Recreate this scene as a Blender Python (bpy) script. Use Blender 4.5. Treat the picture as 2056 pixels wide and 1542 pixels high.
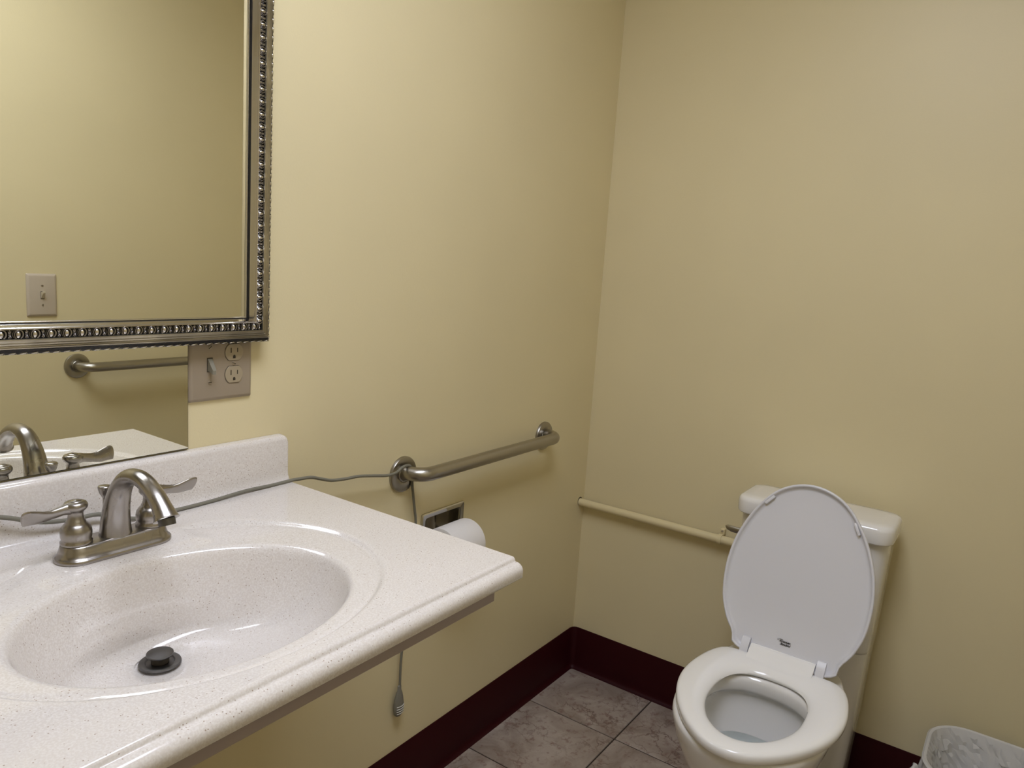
import bpy, bmesh, math, random
from math import sin, cos, pi, radians, atan2, hypot, sqrt
from mathutils import Vector, Matrix

random.seed(7)
S = bpy.context.scene
COL = S.collection
for o in list(bpy.data.objects):
    bpy.data.objects.remove(o, do_unlink=True)

# ------------------------------------------------------------------ camera
CAM = (-2.08725, -1.12571, 1.32645)
YAW, PITCH, ROLL, FPX = 0.60424, 0.15840, 0.067133, 1501.32
cd = bpy.data.cameras.new('camera')
cd.sensor_fit = 'HORIZONTAL'; cd.sensor_width = 36.0
cd.lens = FPX / 2056 * 36.0
cd.clip_start = 0.02; cd.clip_end = 50
cam = bpy.data.objects.new('camera', cd); COL.objects.link(cam)
fwd = Vector((cos(YAW) * cos(PITCH), sin(YAW) * cos(PITCH), -sin(PITCH)))
rt = Vector((sin(YAW), -cos(YAW), 0)); up0 = rt.cross(fwd)
rt2 = cos(ROLL) * rt + sin(ROLL) * up0
up2 = -sin(ROLL) * rt + cos(ROLL) * up0
m3 = Matrix((rt2, up2, -fwd)).transposed()
cam.matrix_world = Matrix.Translation(CAM) @ m3.to_4x4()
S.camera = cam

# ------------------------------------------------------------------ world, exposure
w = bpy.data.worlds.new('world'); S.world = w; w.use_nodes = True
w.node_tree.nodes['Background'].inputs[0].default_value = (0.9, 0.95, 1.0, 1)
w.node_tree.nodes['Background'].inputs[1].default_value = 0.02
S.view_settings.view_transform = 'Standard'
S.view_settings.look = 'None'
S.view_settings.gamma = 1.0
S.view_settings.use_curve_mapping = False
S.view_settings.exposure = 0.0

CEIL_Z = 2.44
LIGHT_X, LIGHT_Y, LIGHT_SX, LIGHT_SY = -1.58, -0.80, 1.00, 0.50   # ceiling troffer centre and lens size
LIGHT_E = 13.0                                        # emission of its lens
LIGHT_C = (0.95, 1.0, 1.16)
ROOM_X0, ROOM_Y0 = -3.40, -1.50                      # near wall, right wall

# ------------------------------------------------------------------ materials
def mat(name, col=(.8, .8, .8), rough=.5, metal=0.0, **kw):
    m = bpy.data.materials.new(name); m.use_nodes = True
    b = m.node_tree.nodes['Principled BSDF']
    b.inputs['Base Color'].default_value = (*col, 1)
    b.inputs['Roughness'].default_value = rough
    b.inputs['Metallic'].default_value = metal
    for k, v in kw.items():
        b.inputs[k].default_value = v
    return m, m.node_tree, b

def nd(nt, typ, **kw):
    n = nt.nodes.new(typ)
    for k, v in kw.items():
        if k in n.inputs: n.inputs[k].default_value = v
        else: setattr(n, k, v)
    return n

def coords(nt):
    return nt.nodes.new('ShaderNodeTexCoord').outputs['Object']

def ramp(nt, src, stops):
    r = nt.nodes.new('ShaderNodeValToRGB')
    e = r.color_ramp.elements
    while len(e) < len(stops): e.new(.5)
    for el, (p, c) in zip(e, stops):
        el.position = p; el.color = (*c, 1) if len(c) == 3 else c
    nt.links.new(src, r.inputs[0])
    return r

def bump(nt, b, height, strength=.1, dist=.001):
    n = nt.nodes.new('ShaderNodeBump')
    n.inputs['Strength'].default_value = strength
    n.inputs['Distance'].default_value = dist
    nt.links.new(height, n.inputs['Height'])
    nt.links.new(n.outputs[0], b.inputs['Normal'])

def mix(nt, fac, a, b, mode='MIX'):
    n = nt.nodes.new('ShaderNodeMix'); n.data_type = 'RGBA'; n.blend_type = mode
    if hasattr(fac, 'is_output'): nt.links.new(fac, n.inputs[0])
    else: n.inputs[0].default_value = fac
    for s, v in ((6, a), (7, b)):
        if hasattr(v, 'is_output'): nt.links.new(v, n.inputs[s])
        else: n.inputs[s].default_value = (*v, 1)
    return n.outputs[2]

def make_paint(name, col, rough=.45, tex=260, strength=.12):
    m, nt, b = mat(name, col, rough)
    c = coords(nt)
    n = nd(nt, 'ShaderNodeTexNoise', Scale=tex, Detail=3.0); nt.links.new(c, n.inputs['Vector'])
    n2 = nd(nt, 'ShaderNodeTexNoise', Scale=2.2, Detail=2.0); nt.links.new(c, n2.inputs['Vector'])
    r = ramp(nt, n2.outputs[0], [(.3, tuple(x * .965 for x in col)), (.7, tuple(min(1, x * 1.02) for x in col))])
    nt.links.new(r.outputs[0], b.inputs['Base Color'])
    bump(nt, b, n.outputs[0], strength, .0012)
    return m

WALL_C = (.74, .645, .40)
M = {}
M['wall'] = make_paint('wall_paint', WALL_C)
M['ceiling'] = make_paint('ceiling_paint', (.78, .76, .70), .8)
M['pipe'] = make_paint('pipe_paint', (.72, .62, .37), .35, 120, .08)

def make_marble():
    m, nt, b = mat('cultured_marble', (.76, .69, .62), .12)
    b.inputs['Coat Weight'].default_value = .35; b.inputs['Coat Roughness'].default_value = .05
    c = coords(nt)
    big = nd(nt, 'ShaderNodeTexNoise', Scale=7.0, Detail=3.0); nt.links.new(c, big.inputs['Vector'])
    base = ramp(nt, big.outputs[0], [(.3, (.730, .690, .655)), (.7, (.785, .745, .715))]).outputs[0]
    fine = nd(nt, 'ShaderNodeTexNoise', Scale=430.0, Detail=2.0); nt.links.new(c, fine.inputs['Vector'])
    f1 = ramp(nt, fine.outputs[0], [(.40, (1, 1, 1)), (.56, (0, 0, 0))]).outputs[0]
    col = mix(nt, f1, (.690, .640, .60), base)
    v = nd(nt, 'ShaderNodeTexVoronoi', Scale=300.0); nt.links.new(c, v.inputs['Vector'])
    spot = ramp(nt, v.outputs['Distance'], [(.15, (1, 1, 1)), (.27, (0, 0, 0))]).outputs[0]
    pick = ramp(nt, v.outputs['Color'], [(.66, (0, 0, 0)), (.74, (1, 1, 1))]).outputs[0]
    k = mix(nt, 1.0, spot, pick, 'MULTIPLY')
    col = mix(nt, k, col, (.36, .28, .22))
    nt.links.new(col, b.inputs['Base Color'])
    return m
M['marble'] = make_marble()
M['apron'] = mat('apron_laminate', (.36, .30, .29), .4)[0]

def make_metal(name, col, rough, grain=0.0):
    m, nt, b = mat(name, col, rough, 1.0)
    if grain:                      # slight large-scale wear of the finish
        n = nd(nt, 'ShaderNodeTexNoise', Scale=14.0, Detail=2.0); nt.links.new(coords(nt), n.inputs['Vector'])
        r = ramp(nt, n.outputs[0], [(.3, (rough - grain,) * 3), (.7, (rough + grain,) * 3)])
        nt.links.new(r.outputs[0], b.inputs['Roughness'])
    return m
M['nickel'] = make_metal('brushed_nickel', (.36, .335, .31), .27, .04)
M['nickel_dark'] = make_metal('dark_drain_metal', (.13, .125, .12), .38, .03)
M['steel'] = make_metal('satin_stainless', (.40, .375, .33), .33, .04)
M['chrome'] = make_metal('chrome', (.58, .56, .52), .12)
M['mirror'] = mat('mirror_glass', (.90, .90, .82), .0, 1.0)[0]
M['mirror_edge'] = mat('mirror_edge', (.06, .055, .04), .3)[0]
M['silver'] = make_metal('silver_leaf', (.70, .67, .65), .18, .05)
M['antique'] = make_metal('antiqued_silver', (.42, .40, .39), .25)
M['black'] = mat('black_lacquer', (.012, .011, .012), .25)[0]
M['rope'] = make_metal('worn_dark_silver', (.55, .53, .51), .22)

def make_champagne():
    m, nt, b = mat('champagne_leaf', (.52, .48, .38), .30, .9)
    c = coords(nt)
    n = nd(nt, 'ShaderNodeTexNoise', Scale=16.0, Detail=5.0); nt.links.new(c, n.inputs['Vector'])
    r = ramp(nt, n.outputs[0], [(.35, (.36, .325, .25)), (.65, (.56, .515, .41))])
    nt.links.new(r.outputs[0], b.inputs['Base Color'])
    return m
M['champagne'] = make_champagne()

M['porcelain'] = mat('porcelain', (.82, .80, .775), .10, 0, **{'Coat Weight': .5, 'Coat Roughness': .04})[0]
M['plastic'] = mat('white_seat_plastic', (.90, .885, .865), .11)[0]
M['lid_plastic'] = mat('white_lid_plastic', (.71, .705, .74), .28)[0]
M['ivory'] = mat('almond_plate_plastic', (.55, .47, .375), .35)[0]
M['almond'] = mat('dark_almond_plastic', (.33, .268, .195), .38)[0]  # two-gang plate, darker tone than the single switch plate
M['almond_device'] = mat('dark_ivory_device', (.37, .305, .205), .35)[0]  # outlet faces, darker tone than the single switch's toggle
M['grey_toggle'] = mat('grey_toggle_plastic', (.235, .22, .17), .35)[0]
M['ivory_light'] = mat('ivory_device_plastic', (.62, .55, .41), .3)[0]
M['dark'] = mat('dark_gap', (.035, .025, .012), .7)[0]
M['screw'] = mat('painted_screw', (.36, .29, .20), .4)[0]
M['cord'] = mat('grey_cord', (.19, .18, .14), .55)[0]
M['pendant'] = mat('grey_pendant_plastic', (.20, .19, .155), .4)[0]
M['pendant_rib'] = mat('pale_grip_ribs', (.55, .54, .50), .4)[0]
M['ink'] = mat('black_print', (.01, .01, .012), .5)[0]
M['bin'] = mat('grey_bin_plastic', (.55, .52, .47), .4)[0]
M['card'] = mat('core_cardboard', (.42, .33, .24), .85)[0]
M['fixture'] = mat('white_enamel', (.8, .8, .78), .4)[0]

def make_paper():
    m, nt, b = mat('tissue_paper', (.80, .775, .77), .9)
    c = coords(nt)
    n = nd(nt, 'ShaderNodeTexNoise', Scale=420.0, Detail=2.0); nt.links.new(c, n.inputs['Vector'])
    bump(nt, b, n.outputs[0], .5, .0012)
    return m
M['paper'] = make_paper()

def make_base():
    m, nt, b = mat('burgundy_vinyl', (.030, .0016, .0034), .50)
    b.inputs['Specular IOR Level'].default_value = .16
    c = coords(nt)
    n = nd(nt, 'ShaderNodeTexNoise', Scale=40.0, Detail=2.0); nt.links.new(c, n.inputs['Vector'])
    bump(nt, b, n.outputs[0], .06, .001)
    return m
M['base'] = make_base()
M['grout'] = mat('brown_grout', (.045, .031, .022), .9)[0]

def make_tile():
    m, nt, b = mat('marbled_tile', (.4, .34, .3), .38)
    c = coords(nt)
    oi = nt.nodes.new('ShaderNodeObjectInfo')
    sc = nt.nodes.new('ShaderNodeVectorMath'); sc.operation = 'SCALE'; sc.inputs[3].default_value = 37.0
    cb = nt.nodes.new('ShaderNodeCombineXYZ')
    for i in range(3): nt.links.new(oi.outputs['Random'], cb.inputs[i])
    nt.links.new(cb.outputs[0], sc.inputs[0])
    ad = nt.nodes.new('ShaderNodeVectorMath'); ad.operation = 'ADD'
    nt.links.new(c, ad.inputs[0]); nt.links.new(sc.outputs[0], ad.inputs[1])
    P = ad.outputs[0]
    big = nd(nt, 'ShaderNodeTexNoise', Scale=9.0, Detail=6.0, Roughness=.6, Distortion=.8); nt.links.new(P, big.inputs['Vector'])
    base = ramp(nt, big.outputs[0], [(.30, (.245, .190, .155)), (.5, (.355, .290, .245)), (.7, (.45, .385, .335))]).outputs[0]
    # warped veins
    wn = nd(nt, 'ShaderNodeTexNoise', Scale=8.0, Detail=6.0, Roughness=.62); nt.links.new(P, wn.inputs['Vector'])
    wv = nt.nodes.new('ShaderNodeVectorMath'); wv.operation = 'MULTIPLY_ADD'
    nt.links.new(wn.outputs['Color'], wv.inputs[0]); wv.inputs[1].default_value = (.21, .21, .21)
    nt.links.new(P, wv.inputs[2])
    vo = nd(nt, 'ShaderNodeTexVoronoi', feature='DISTANCE_TO_EDGE', Scale=13.0); nt.links.new(wv.outputs[0], vo.inputs['Vector'])
    vein = ramp(nt, vo.outputs['Distance'], [(.0, (1, 1, 1)), (.05, (0, 0, 0))]).outputs[0]
    msk = nd(nt, 'ShaderNodeTexNoise', Scale=6.0, Detail=3.0); nt.links.new(P, msk.inputs['Vector'])
    mk = ramp(nt, msk.outputs[0], [(.45, (0, 0, 0)), (.60, (.85, .85, .85))]).outputs[0]
    col = mix(nt, mix(nt, 1.0, vein, mk, 'MULTIPLY'), base, (.12, .062, .048))
    vo2 = nd(nt, 'ShaderNodeTexNoise', Scale=46.0, Detail=5.0, Roughness=.65); nt.links.new(P, vo2.inputs['Vector'])
    pit = ramp(nt, vo2.outputs[0], [(.56, (0, 0, 0)), (.66, (.7, .7, .7))]).outputs[0]
    col = mix(nt, pit, col, (.21, .12, .10))
    nt.links.new(col, b.inputs['Base Color'])
    return m
M['tile'] = make_tile()

def make_film():
    m, nt, b = mat('clear_bin_liner', (.90, .89, .875), .08)
    out = nt.nodes['Material Output']
    tr = nt.nodes.new('ShaderNodeBsdfTransparent'); tr.inputs[0].default_value = (.95, .95, .94, 1)
    mx = nt.nodes.new('ShaderNodeMixShader'); mx.inputs[0].default_value = .55
    nt.links.new(tr.outputs[0], mx.inputs[1]); nt.links.new(b.outputs[0], mx.inputs[2])
    nt.links.new(mx.outputs[0], out.inputs[0])
    n = nd(nt, 'ShaderNodeTexNoise', Scale=60.0, Detail=2.0)
    nt.links.new(coords(nt), n.inputs['Vector'])
    bump(nt, b, n.outputs[0], .35, .002)
    return m
M['film'] = make_film()

def make_water():
    m, nt, b = mat('water', (.9, .95, .95), .0)
    b.inputs['Transmission Weight'].default_value = 1.0; b.inputs['IOR'].default_value = 1.33
    return m
M['water'] = make_water()

def emit(name, col, e):
    m = bpy.data.materials.new(name); m.use_nodes = True
    nt = m.node_tree; nt.nodes.clear()
    o = nt.nodes.new('ShaderNodeOutputMaterial'); n = nt.nodes.new('ShaderNodeEmission')
    n.inputs[0].default_value = (*col, 1); n.inputs[1].default_value = e
    nt.links.new(n.outputs[0], o.inputs[0])
    return m
M['lens'] = emit('troffer_lens_glow', LIGHT_C, LIGHT_E)

# ------------------------------------------------------------------ helpers
def finish(name, bm, m, parent=None, smooth=35, fix=True):
    if fix: bmesh.ops.recalc_face_normals(bm, faces=bm.faces)
    me = bpy.data.meshes.new(name); bm.to_mesh(me); bm.free()
    me.materials.append(M[m] if isinstance(m, str) else m)
    if smooth is not None:
        for p in me.polygons: p.use_smooth = True
        me.set_sharp_from_angle(angle=radians(smooth))
    o = bpy.data.objects.new(name, me); COL.objects.link(o)
    if parent: adopt(o, parent)
    return o

def adopt(o, parent):
    o.parent = parent
    o.matrix_parent_inverse = wmat(parent).inverted()

def wmat(o):
    mtx = o.matrix_basis.copy()
    if o.parent: mtx = wmat(o.parent) @ o.matrix_parent_inverse @ mtx
    return mtx

def thing(name, label, cat, loc=(0, 0, 0), group=None):
    o = bpy.data.objects.new(name, None); COL.objects.link(o)
    o.location = loc; o.empty_display_size = .05
    o['label'] = label; o['category'] = cat
    if group: o['group'] = group
    return o

def tag(o, label, cat, group=None):
    o['label'] = label; o['category'] = cat
    if group: o['group'] = group
    return o

def struct(o):
    o['kind'] = 'structure'; return o

def add_box(bm, lo, hi, bev=0, seg=2):
    r = bmesh.ops.create_cube(bm, size=1)
    vs = r['verts']
    for v in vs:
        v.co = Vector([lo[i] + (hi[i] - lo[i]) * (v.co[i] + .5) for i in range(3)])
    if bev:
        es = {e for v in vs for e in v.link_edges}
        bmesh.ops.bevel(bm, geom=list(es), offset=bev, segments=seg, profile=.5, affect='EDGES')
    return bm

def box(name, lo, hi, m, parent=None, bev=0, seg=2, **kw):
    return finish(name, add_box(bmesh.new(), lo, hi, bev, seg), m, parent, **kw)

def add_loft(bm, rings, cap0=True, cap1=True, closed=True):
    R = [[bm.verts.new(p) for p in r] for r in rings]
    n = len(R[0])
    for a, b in zip(R, R[1:]):
        for i in range(n if closed else n - 1):
            j = (i + 1) % n
            try: bm.faces.new((a[i], a[j], b[j], b[i]))
            except ValueError: pass
    if cap0: bm.faces.new(R[0][::-1])
    if cap1: bm.faces.new(R[-1])
    return bm

def loft(name, rings, m, parent=None, cap0=True, cap1=True, **kw):
    return finish(name, add_loft(bmesh.new(), rings, cap0, cap1), m, parent, **kw)

def add_lathe(bm, prof, origin, axis='z', n=32, sx=1, sy=1):
    o = Vector(origin); rings = []
    for r, h in prof:
        ring = []
        for i in range(n):
            t = 2 * pi * i / n; a, b = r * cos(t) * sx, r * sin(t) * sy
            p = {'z': (a, b, h), 'y': (a, h, b), 'x': (h, a, b)}[axis]
            ring.append(o + Vector(p))
        rings.append(ring)
    return add_loft(bm, rings)

def lathe(name, prof, origin, m, parent=None, axis='z', n=32, sx=1, sy=1, **kw):
    return finish(name, add_lathe(bmesh.new(), prof, origin, axis, n, sx, sy), m, parent, **kw)

def spline(pts, k=6):
    P = [Vector(p) for p in pts]; out = []
    for i in range(len(P) - 1):
        p0 = P[max(i - 1, 0)]; p1 = P[i]; p2 = P[i + 1]; p3 = P[min(i + 2, len(P) - 1)]
        for s in range(k):
            t = s / k
            out.append(.5 * ((2 * p1) + (p2 - p0) * t + (2 * p0 - 5 * p1 + 4 * p2 - p3) * t * t + (3 * p1 - p0 - 3 * p2 + p3) * t ** 3))
    out.append(P[-1]); return out

def add_tube(bm, path, rad, n=12, ref=None):
    """rad: number, or list of (ra, rb) per point; rb is along the binormal"""
    P = [Vector(p) for p in path]; rings = []
    T = []
    for i in range(len(P)):
        a = P[max(i - 1, 0)]; b = P[min(i + 1, len(P) - 1)]
        T.append((b - a).normalized())
    N = Vector(ref) if ref else (Vector((0, 0, 1)) if abs(T[0].z) < .9 else Vector((1, 0, 0)))
    for i, p in enumerate(P):
        N = (N - N.dot(T[i]) * T[i]).normalized(); B = T[i].cross(N)
        ra, rb = (rad, rad) if not isinstance(rad, (list, tuple)) else (rad[i] if isinstance(rad[i], (list, tuple)) else (rad[i], rad[i]))
        rings.append([p + N * (ra * cos(2 * pi * k / n)) + B * (rb * sin(2 * pi * k / n)) for k in range(n)])
    return add_loft(bm, rings)

def tube(name, path, rad, m, parent=None, n=12, ref=None, **kw):
    return finish(name, add_tube(bmesh.new(), path, rad, n, ref), m, parent, **kw)

def rrect(x0, x1, y0, y1, r, k=6):
    out = []
    for cx, cy, a0 in ((x1 - r, y1 - r, 0), (x0 + r, y1 - r, 90), (x0 + r, y0 + r, 180), (x1 - r, y0 + r, 270)):
        for i in range(k + 1):
            a = radians(a0 + 90 * i / k); out.append((cx + r * cos(a), cy + r * sin(a)))
    return out

def interp(x, tab):
    if x <= tab[0][0]: return tab[0][1]
    for (a, va), (b, vb) in zip(tab, tab[1:]):
        if x <= b: return va + (vb - va) * (x - a) / (b - a)
    return tab[-1][1]

def sstep(a, b, x):
    t = max(0, min(1, (x - a) / (b - a))); return t * t * (3 - 2 * t)

# ------------------------------------------------------------------ room shell
TH = .12
HX0, HX1, HZ0, HZ1 = -.790, -.650, .578, .717          # pocket for the paper holder
bm = bmesh.new()
add_box(bm, (ROOM_X0 - TH, 0, 0), (HX0, TH, CEIL_Z))
add_box(bm, (HX1, 0, 0), (TH, TH, CEIL_Z))
add_box(bm, (HX0, 0, 0), (HX1, TH, HZ0))
add_box(bm, (HX0, 0, HZ1), (HX1, TH, CEIL_Z))
struct(finish('wall_left', bm, 'wall', smooth=None))
struct(box('wall_far', (0, ROOM_Y0 - TH, 0), (TH, 0, CEIL_Z), 'wall', smooth=None))
struct(box('wall_right', (ROOM_X0 - TH, ROOM_Y0 - TH, 0), (0, ROOM_Y0, CEIL_Z), 'wall', smooth=None))
struct(box('wall_near', (ROOM_X0 - TH, ROOM_Y0, 0), (ROOM_X0, 0, CEIL_Z), 'wall', smooth=None))
struct(box('ceiling', (ROOM_X0 - TH, ROOM_Y0 - TH, CEIL_Z), (TH, TH, CEIL_Z + .1), 'ceiling', smooth=None))
floor = struct(box('floor', (ROOM_X0 - TH, ROOM_Y0 - TH, -.12), (TH, TH, -.0025), 'grout', smooth=None))

xs = [-.002, -.261]; 
while xs[-1] > ROOM_X0: xs.append(max(xs[-1] - .3025, ROOM_X0))
ys = [-.002, -.3055]
while ys[-1] > ROOM_Y0: ys.append(max(ys[-1] - .3035, ROOM_Y0))
G = .0021
for xa, xb in zip(xs, xs[1:]):
    for ya, yb in zip(ys, ys[1:]):
        if xa - xb < .02 or ya - yb < .02: continue
        bm = bmesh.new(); cx, cy = (xa + xb) / 2, (ya + yb) / 2
        hx, hy = (xa - xb) / 2 - G, (ya - yb) / 2 - G
        add_box(bm, (-hx, -hy, -.006), (hx, hy, .0), .0012, 1)
        t = finish('tile', bm, 'tile', smooth=None)
        t.location = (cx, cy, random.uniform(-.0003, .0003)); adopt(t, floor)

# cove baseboards: profile swept along the wall
BH = .1444
def cove(off):     # (distance from wall, height)
    return [(.000, BH), (.0028, BH), (.0034, BH - .0012), (.0034, .022), (.0042, .012), (.0072, .005), (.0125, .0022), (.0145, .0008), (.0145, 0), (0, 0)]
def base_run(name, pts):
    """pts: list of (x, y, nx, ny): wall-line point and direction into the room (mitred)"""
    rings = []
    for x, y, nx, ny in pts:
        rings.append([(x + nx * d, y + ny * d, h) for d, h in cove(0)])
    return struct(loft(name, rings, 'base', smooth=40))
Rr = .022
arc = []
for i in range(0, 5):      # rounded inner corner, shared between the two runs
    a = radians(90 - 90 * i / 8)
    arc.append((-Rr + Rr * cos(a), -Rr + Rr * sin(a), -cos(a), -sin(a)))
arc2 = []
for i in range(4, 9):
    a = radians(90 - 90 * i / 8)
    arc2.append((-Rr + Rr * cos(a), -Rr + Rr * sin(a), -cos(a), -sin(a)))
base_run('baseboard_left', [(ROOM_X0, 0, 0, -1)] + arc)
base_run('baseboard_far', arc2 + [(0, ROOM_Y0, -1, 0)])
base_run('baseboard_right', [(0, ROOM_Y0, 0, 1), (ROOM_X0, ROOM_Y0, 0, 1)])

# ------------------------------------------------------------------ ceiling troffer (above the frame)
cl = thing('ceiling_light', 'rectangular white ceiling light panel with a glowing lens above the vanity', 'light', (LIGHT_X, LIGHT_Y, CEIL_Z))
h, g = LIGHT_SX / 2, LIGHT_SY / 2
bm = bmesh.new()
add_box(bm, (LIGHT_X - h - .03, LIGHT_Y - g - .03, CEIL_Z - .012), (LIGHT_X + h + .03, LIGHT_Y - g, CEIL_Z), .002, 1)
add_box(bm, (LIGHT_X - h - .03, LIGHT_Y + g, CEIL_Z - .012), (LIGHT_X + h + .03, LIGHT_Y + g + .03, CEIL_Z), .002, 1)
add_box(bm, (LIGHT_X - h - .03, LIGHT_Y - g, CEIL_Z - .012), (LIGHT_X - h, LIGHT_Y + g, CEIL_Z), .002, 1)
add_box(bm, (LIGHT_X + h, LIGHT_Y - g, CEIL_Z - .012), (LIGHT_X + h + .03, LIGHT_Y + g, CEIL_Z), .002, 1)
finish('trim_frame', bm, 'fixture', cl)
box('lens_panel', (LIGHT_X - h, LIGHT_Y - g, CEIL_Z - .009), (LIGHT_X + h, LIGHT_Y + g, CEIL_Z - .003), 'lens', cl)

# ------------------------------------------------------------------ vanity counter with integral bowl
CZ = .898
CX0, CX1 = -1.965, -1.205
CYF = -.538                      # plateau edge; the moulded nose runs on to -.557
van = thing('vanity_sink', 'speckled off-white cultured marble vanity top with integral oval bowl on left wall', 'sink', (-1.585, -.28, .80))
BXC, BYC, BA, BB = -1.5875, -.336, .1995, .156     # bowl rim ellipse
RXC, RYC, RA, RB = -1.5800, -.300, .262, .219      # outer ring ellipse
DX, DY, DZ = -1.5825, -.240, .771                   # drain centre
NR = 192
def edge_pt(t):
    """where the ray from the bowl centre meets the rectangular plateau"""
    c, s = cos(t), sin(t); k = 1e9
    if c > 1e-9: k = min(k, (CX1 - BXC) / c)
    if c < -1e-9: k = min(k, (CX0 - BXC) / c)
    if s > 1e-9: k = min(k, (0 - BYC) / s)
    if s < -1e-9: k = min(k, (CYF - BYC) / s)
    return BXC + k * c, BYC + k * s
def ring_sd(x, y):      # approx distance outside the outer ring ellipse
    q = hypot((x - RXC) / RA, (y - RYC) / RB)
    return (q - 1) * (RA + RB) / 2
def top_h(x, y):
    d = ring_sd(x, y)
    deck = sstep(.125, .095, abs(x + 1.578)) * sstep(-.185, -.155, y)
    step = -.0042 * sstep(.0045, -.0045, d) - .0012 * math.exp(-((d + .003) / .004) ** 2)
    wallfade = sstep(-.03, -.075, y)
    return CZ + step * (1 - deck) * wallfade
# angles: include the corners of the plateau
TH_ = [2 * pi * i / NR for i in range(NR)]
for (x, y) in ((CX1, 0), (CX0, 0), (CX0, CYF), (CX1, CYF)):
    a = atan2(y - BYC, x - BXC) % (2 * pi)
    j = min(range(NR), key=lambda i: abs((TH_[i] - a + pi) % (2 * pi) - pi)); TH_[j] = a
rings = []
outer_f = [1 - i / 64 for i in range(63)] + [.012]
for f in outer_f:
    ring = []
    for t in TH_:
        ex, ey = edge_pt(t)
        rr = 1 / sqrt((cos(t) / BA) ** 2 + (sin(t) / BB) ** 2) * 1.055
        bx, by = BXC + rr * cos(t), BYC + rr * sin(t)
        x, y = bx + (ex - bx) * f, by + (ey - by) * f
        ring.append((x, y, top_h(x, y)))
    rings.append(ring)
# rim roll-over and bowl wall
prof = [(1.055, 0.0), (1.035, .0006), (1.018, .0022), (1.004, .0055), (.993, .0105), (.98, .018), (.96, .029), (.93, .043), (.89, .058), (.83, .075), (.75, .091), (.65, .103), (.54, .1115), (.42, .1175), (.30, .1215), (.20, .1245)]
for f, dep in prof:
    k = 1 - min(1, f); k = k * k * (3 - 2 * k)
    k = sstep(.0, .8, 1 - min(1, f))
    xc, yc = BXC + (DX - BXC) * k, BYC + (DY - BYC) * k
    ring = []
    for t in TH_:
        rr = 1 / sqrt((cos(t) / BA) ** 2 + (sin(t) / BB) ** 2) * f
        if f < .6:
            wgt = sstep(.6, .2, f); rr = rr * (1 - wgt) + .030 * wgt
        x, y = xc + rr * cos(t), yc + rr * sin(t)
        z = top_h(BXC + (BXC - BXC) + rr * cos(t) + xc - BXC, y) if f > 1 else CZ - .0038
        hb = top_h(x, y) if f >= .99 else CZ - .0040
        ring.append((x, y, hb - dep))
    rings.append(ring)
bm = bmesh.new()
add_loft(bm, rings, False, True)
finish('countertop', bm, 'marble', van, smooth=60)
# underside slab and ends
CB = .868
bm = bmesh.new()
def quad(bm, *p): bm.faces.new([bm.verts.new(q) for q in p])
quad(bm, (CX1, 0, CZ), (CX1, CYF, CZ), (CX1, CYF, CB), (CX1, 0, CB))
quad(bm, (CX0, 0, CZ), (CX0, CYF, CZ), (CX0, CYF, CB), (CX0, 0, CB))
quad(bm, (CX0, -.001, CZ), (CX1, -.001, CZ), (CX1, -.001, CB), (CX0, -.001, CB))
finish('side_edge', bm, 'marble', van, smooth=None)
# moulded front nose (profile extruded along the wall)
pr = [(CYF, CZ), (CYF - .003, CZ - .0006), (CYF - .0052, CZ - .003), (CYF - .0056, CZ - .0052), (CYF - .0068, CZ - .0066), (CYF - .0095, CZ - .0066)]
for i in range(1, 8):
    a = radians(90 * i / 7); pr.append((CYF - .0095 - .0115 * sin(a), CZ - .0066 - .0115 * (1 - cos(a))))
pr += [(CYF - .021, CB + .003), (CYF - .018, CB), (CYF, CB)]
loft('front_edge', [[(x, y, z) for y, z in pr] for x in (CX0, CX1)], 'marble', van, smooth=50)
# apron under the rim and shell of the bowl
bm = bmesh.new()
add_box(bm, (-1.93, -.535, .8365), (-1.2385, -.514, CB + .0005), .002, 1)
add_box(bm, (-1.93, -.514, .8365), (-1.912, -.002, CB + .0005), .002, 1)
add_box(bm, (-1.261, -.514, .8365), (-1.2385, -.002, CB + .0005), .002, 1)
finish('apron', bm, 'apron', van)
rs = []
for f, dep in [(1.05, .0305), (1.04, .055), (.97, .085), (.83, .112), (.6, .131), (.35, .138), (.1, .139)]:
    k = sstep(0, .8, 1 - min(1, f))
    rs.append([(BXC + (DX - BXC) * k + BA * f * cos(t), BYC + (DY - BYC) * k + BB * f * sin(t), CZ - dep) for t in [2 * pi * i / 48 for i in range(48)]])
loft('bowl_underside', rs, 'marble', van, cap0=False)
# backsplash with coved foot and rounded upper corners
bp = [(-.0008, CZ - .002), (-.040, CZ - .0002), (-.034, CZ + .0002), (-.029, CZ + .0018), (-.0245, CZ + .0055), (-.0215, CZ + .012), (-.0203, CZ + .022), (-.0195, .9775), (-.0182, .9815), (-.0152, .9845), (-.0115, .9855), (-.0008, .9862)]
xr = [CX0, CX0 + .002, CX0 + .007, CX1 - .009, CX1 - .0045, CX1 - .0015, CX1]
sc = [.90, .97, 1, 1, .985, .95, .88]
loft('backsplash', [[(x, y * (1 if z < .92 else 1), CZ + (z - CZ) * (1 if z < CZ + .03 else s)) for y, z in bp] for x, s in zip(xr, [.94, .985, 1, 1, .992, .972, .93])], 'marble', van, smooth=50)
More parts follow.
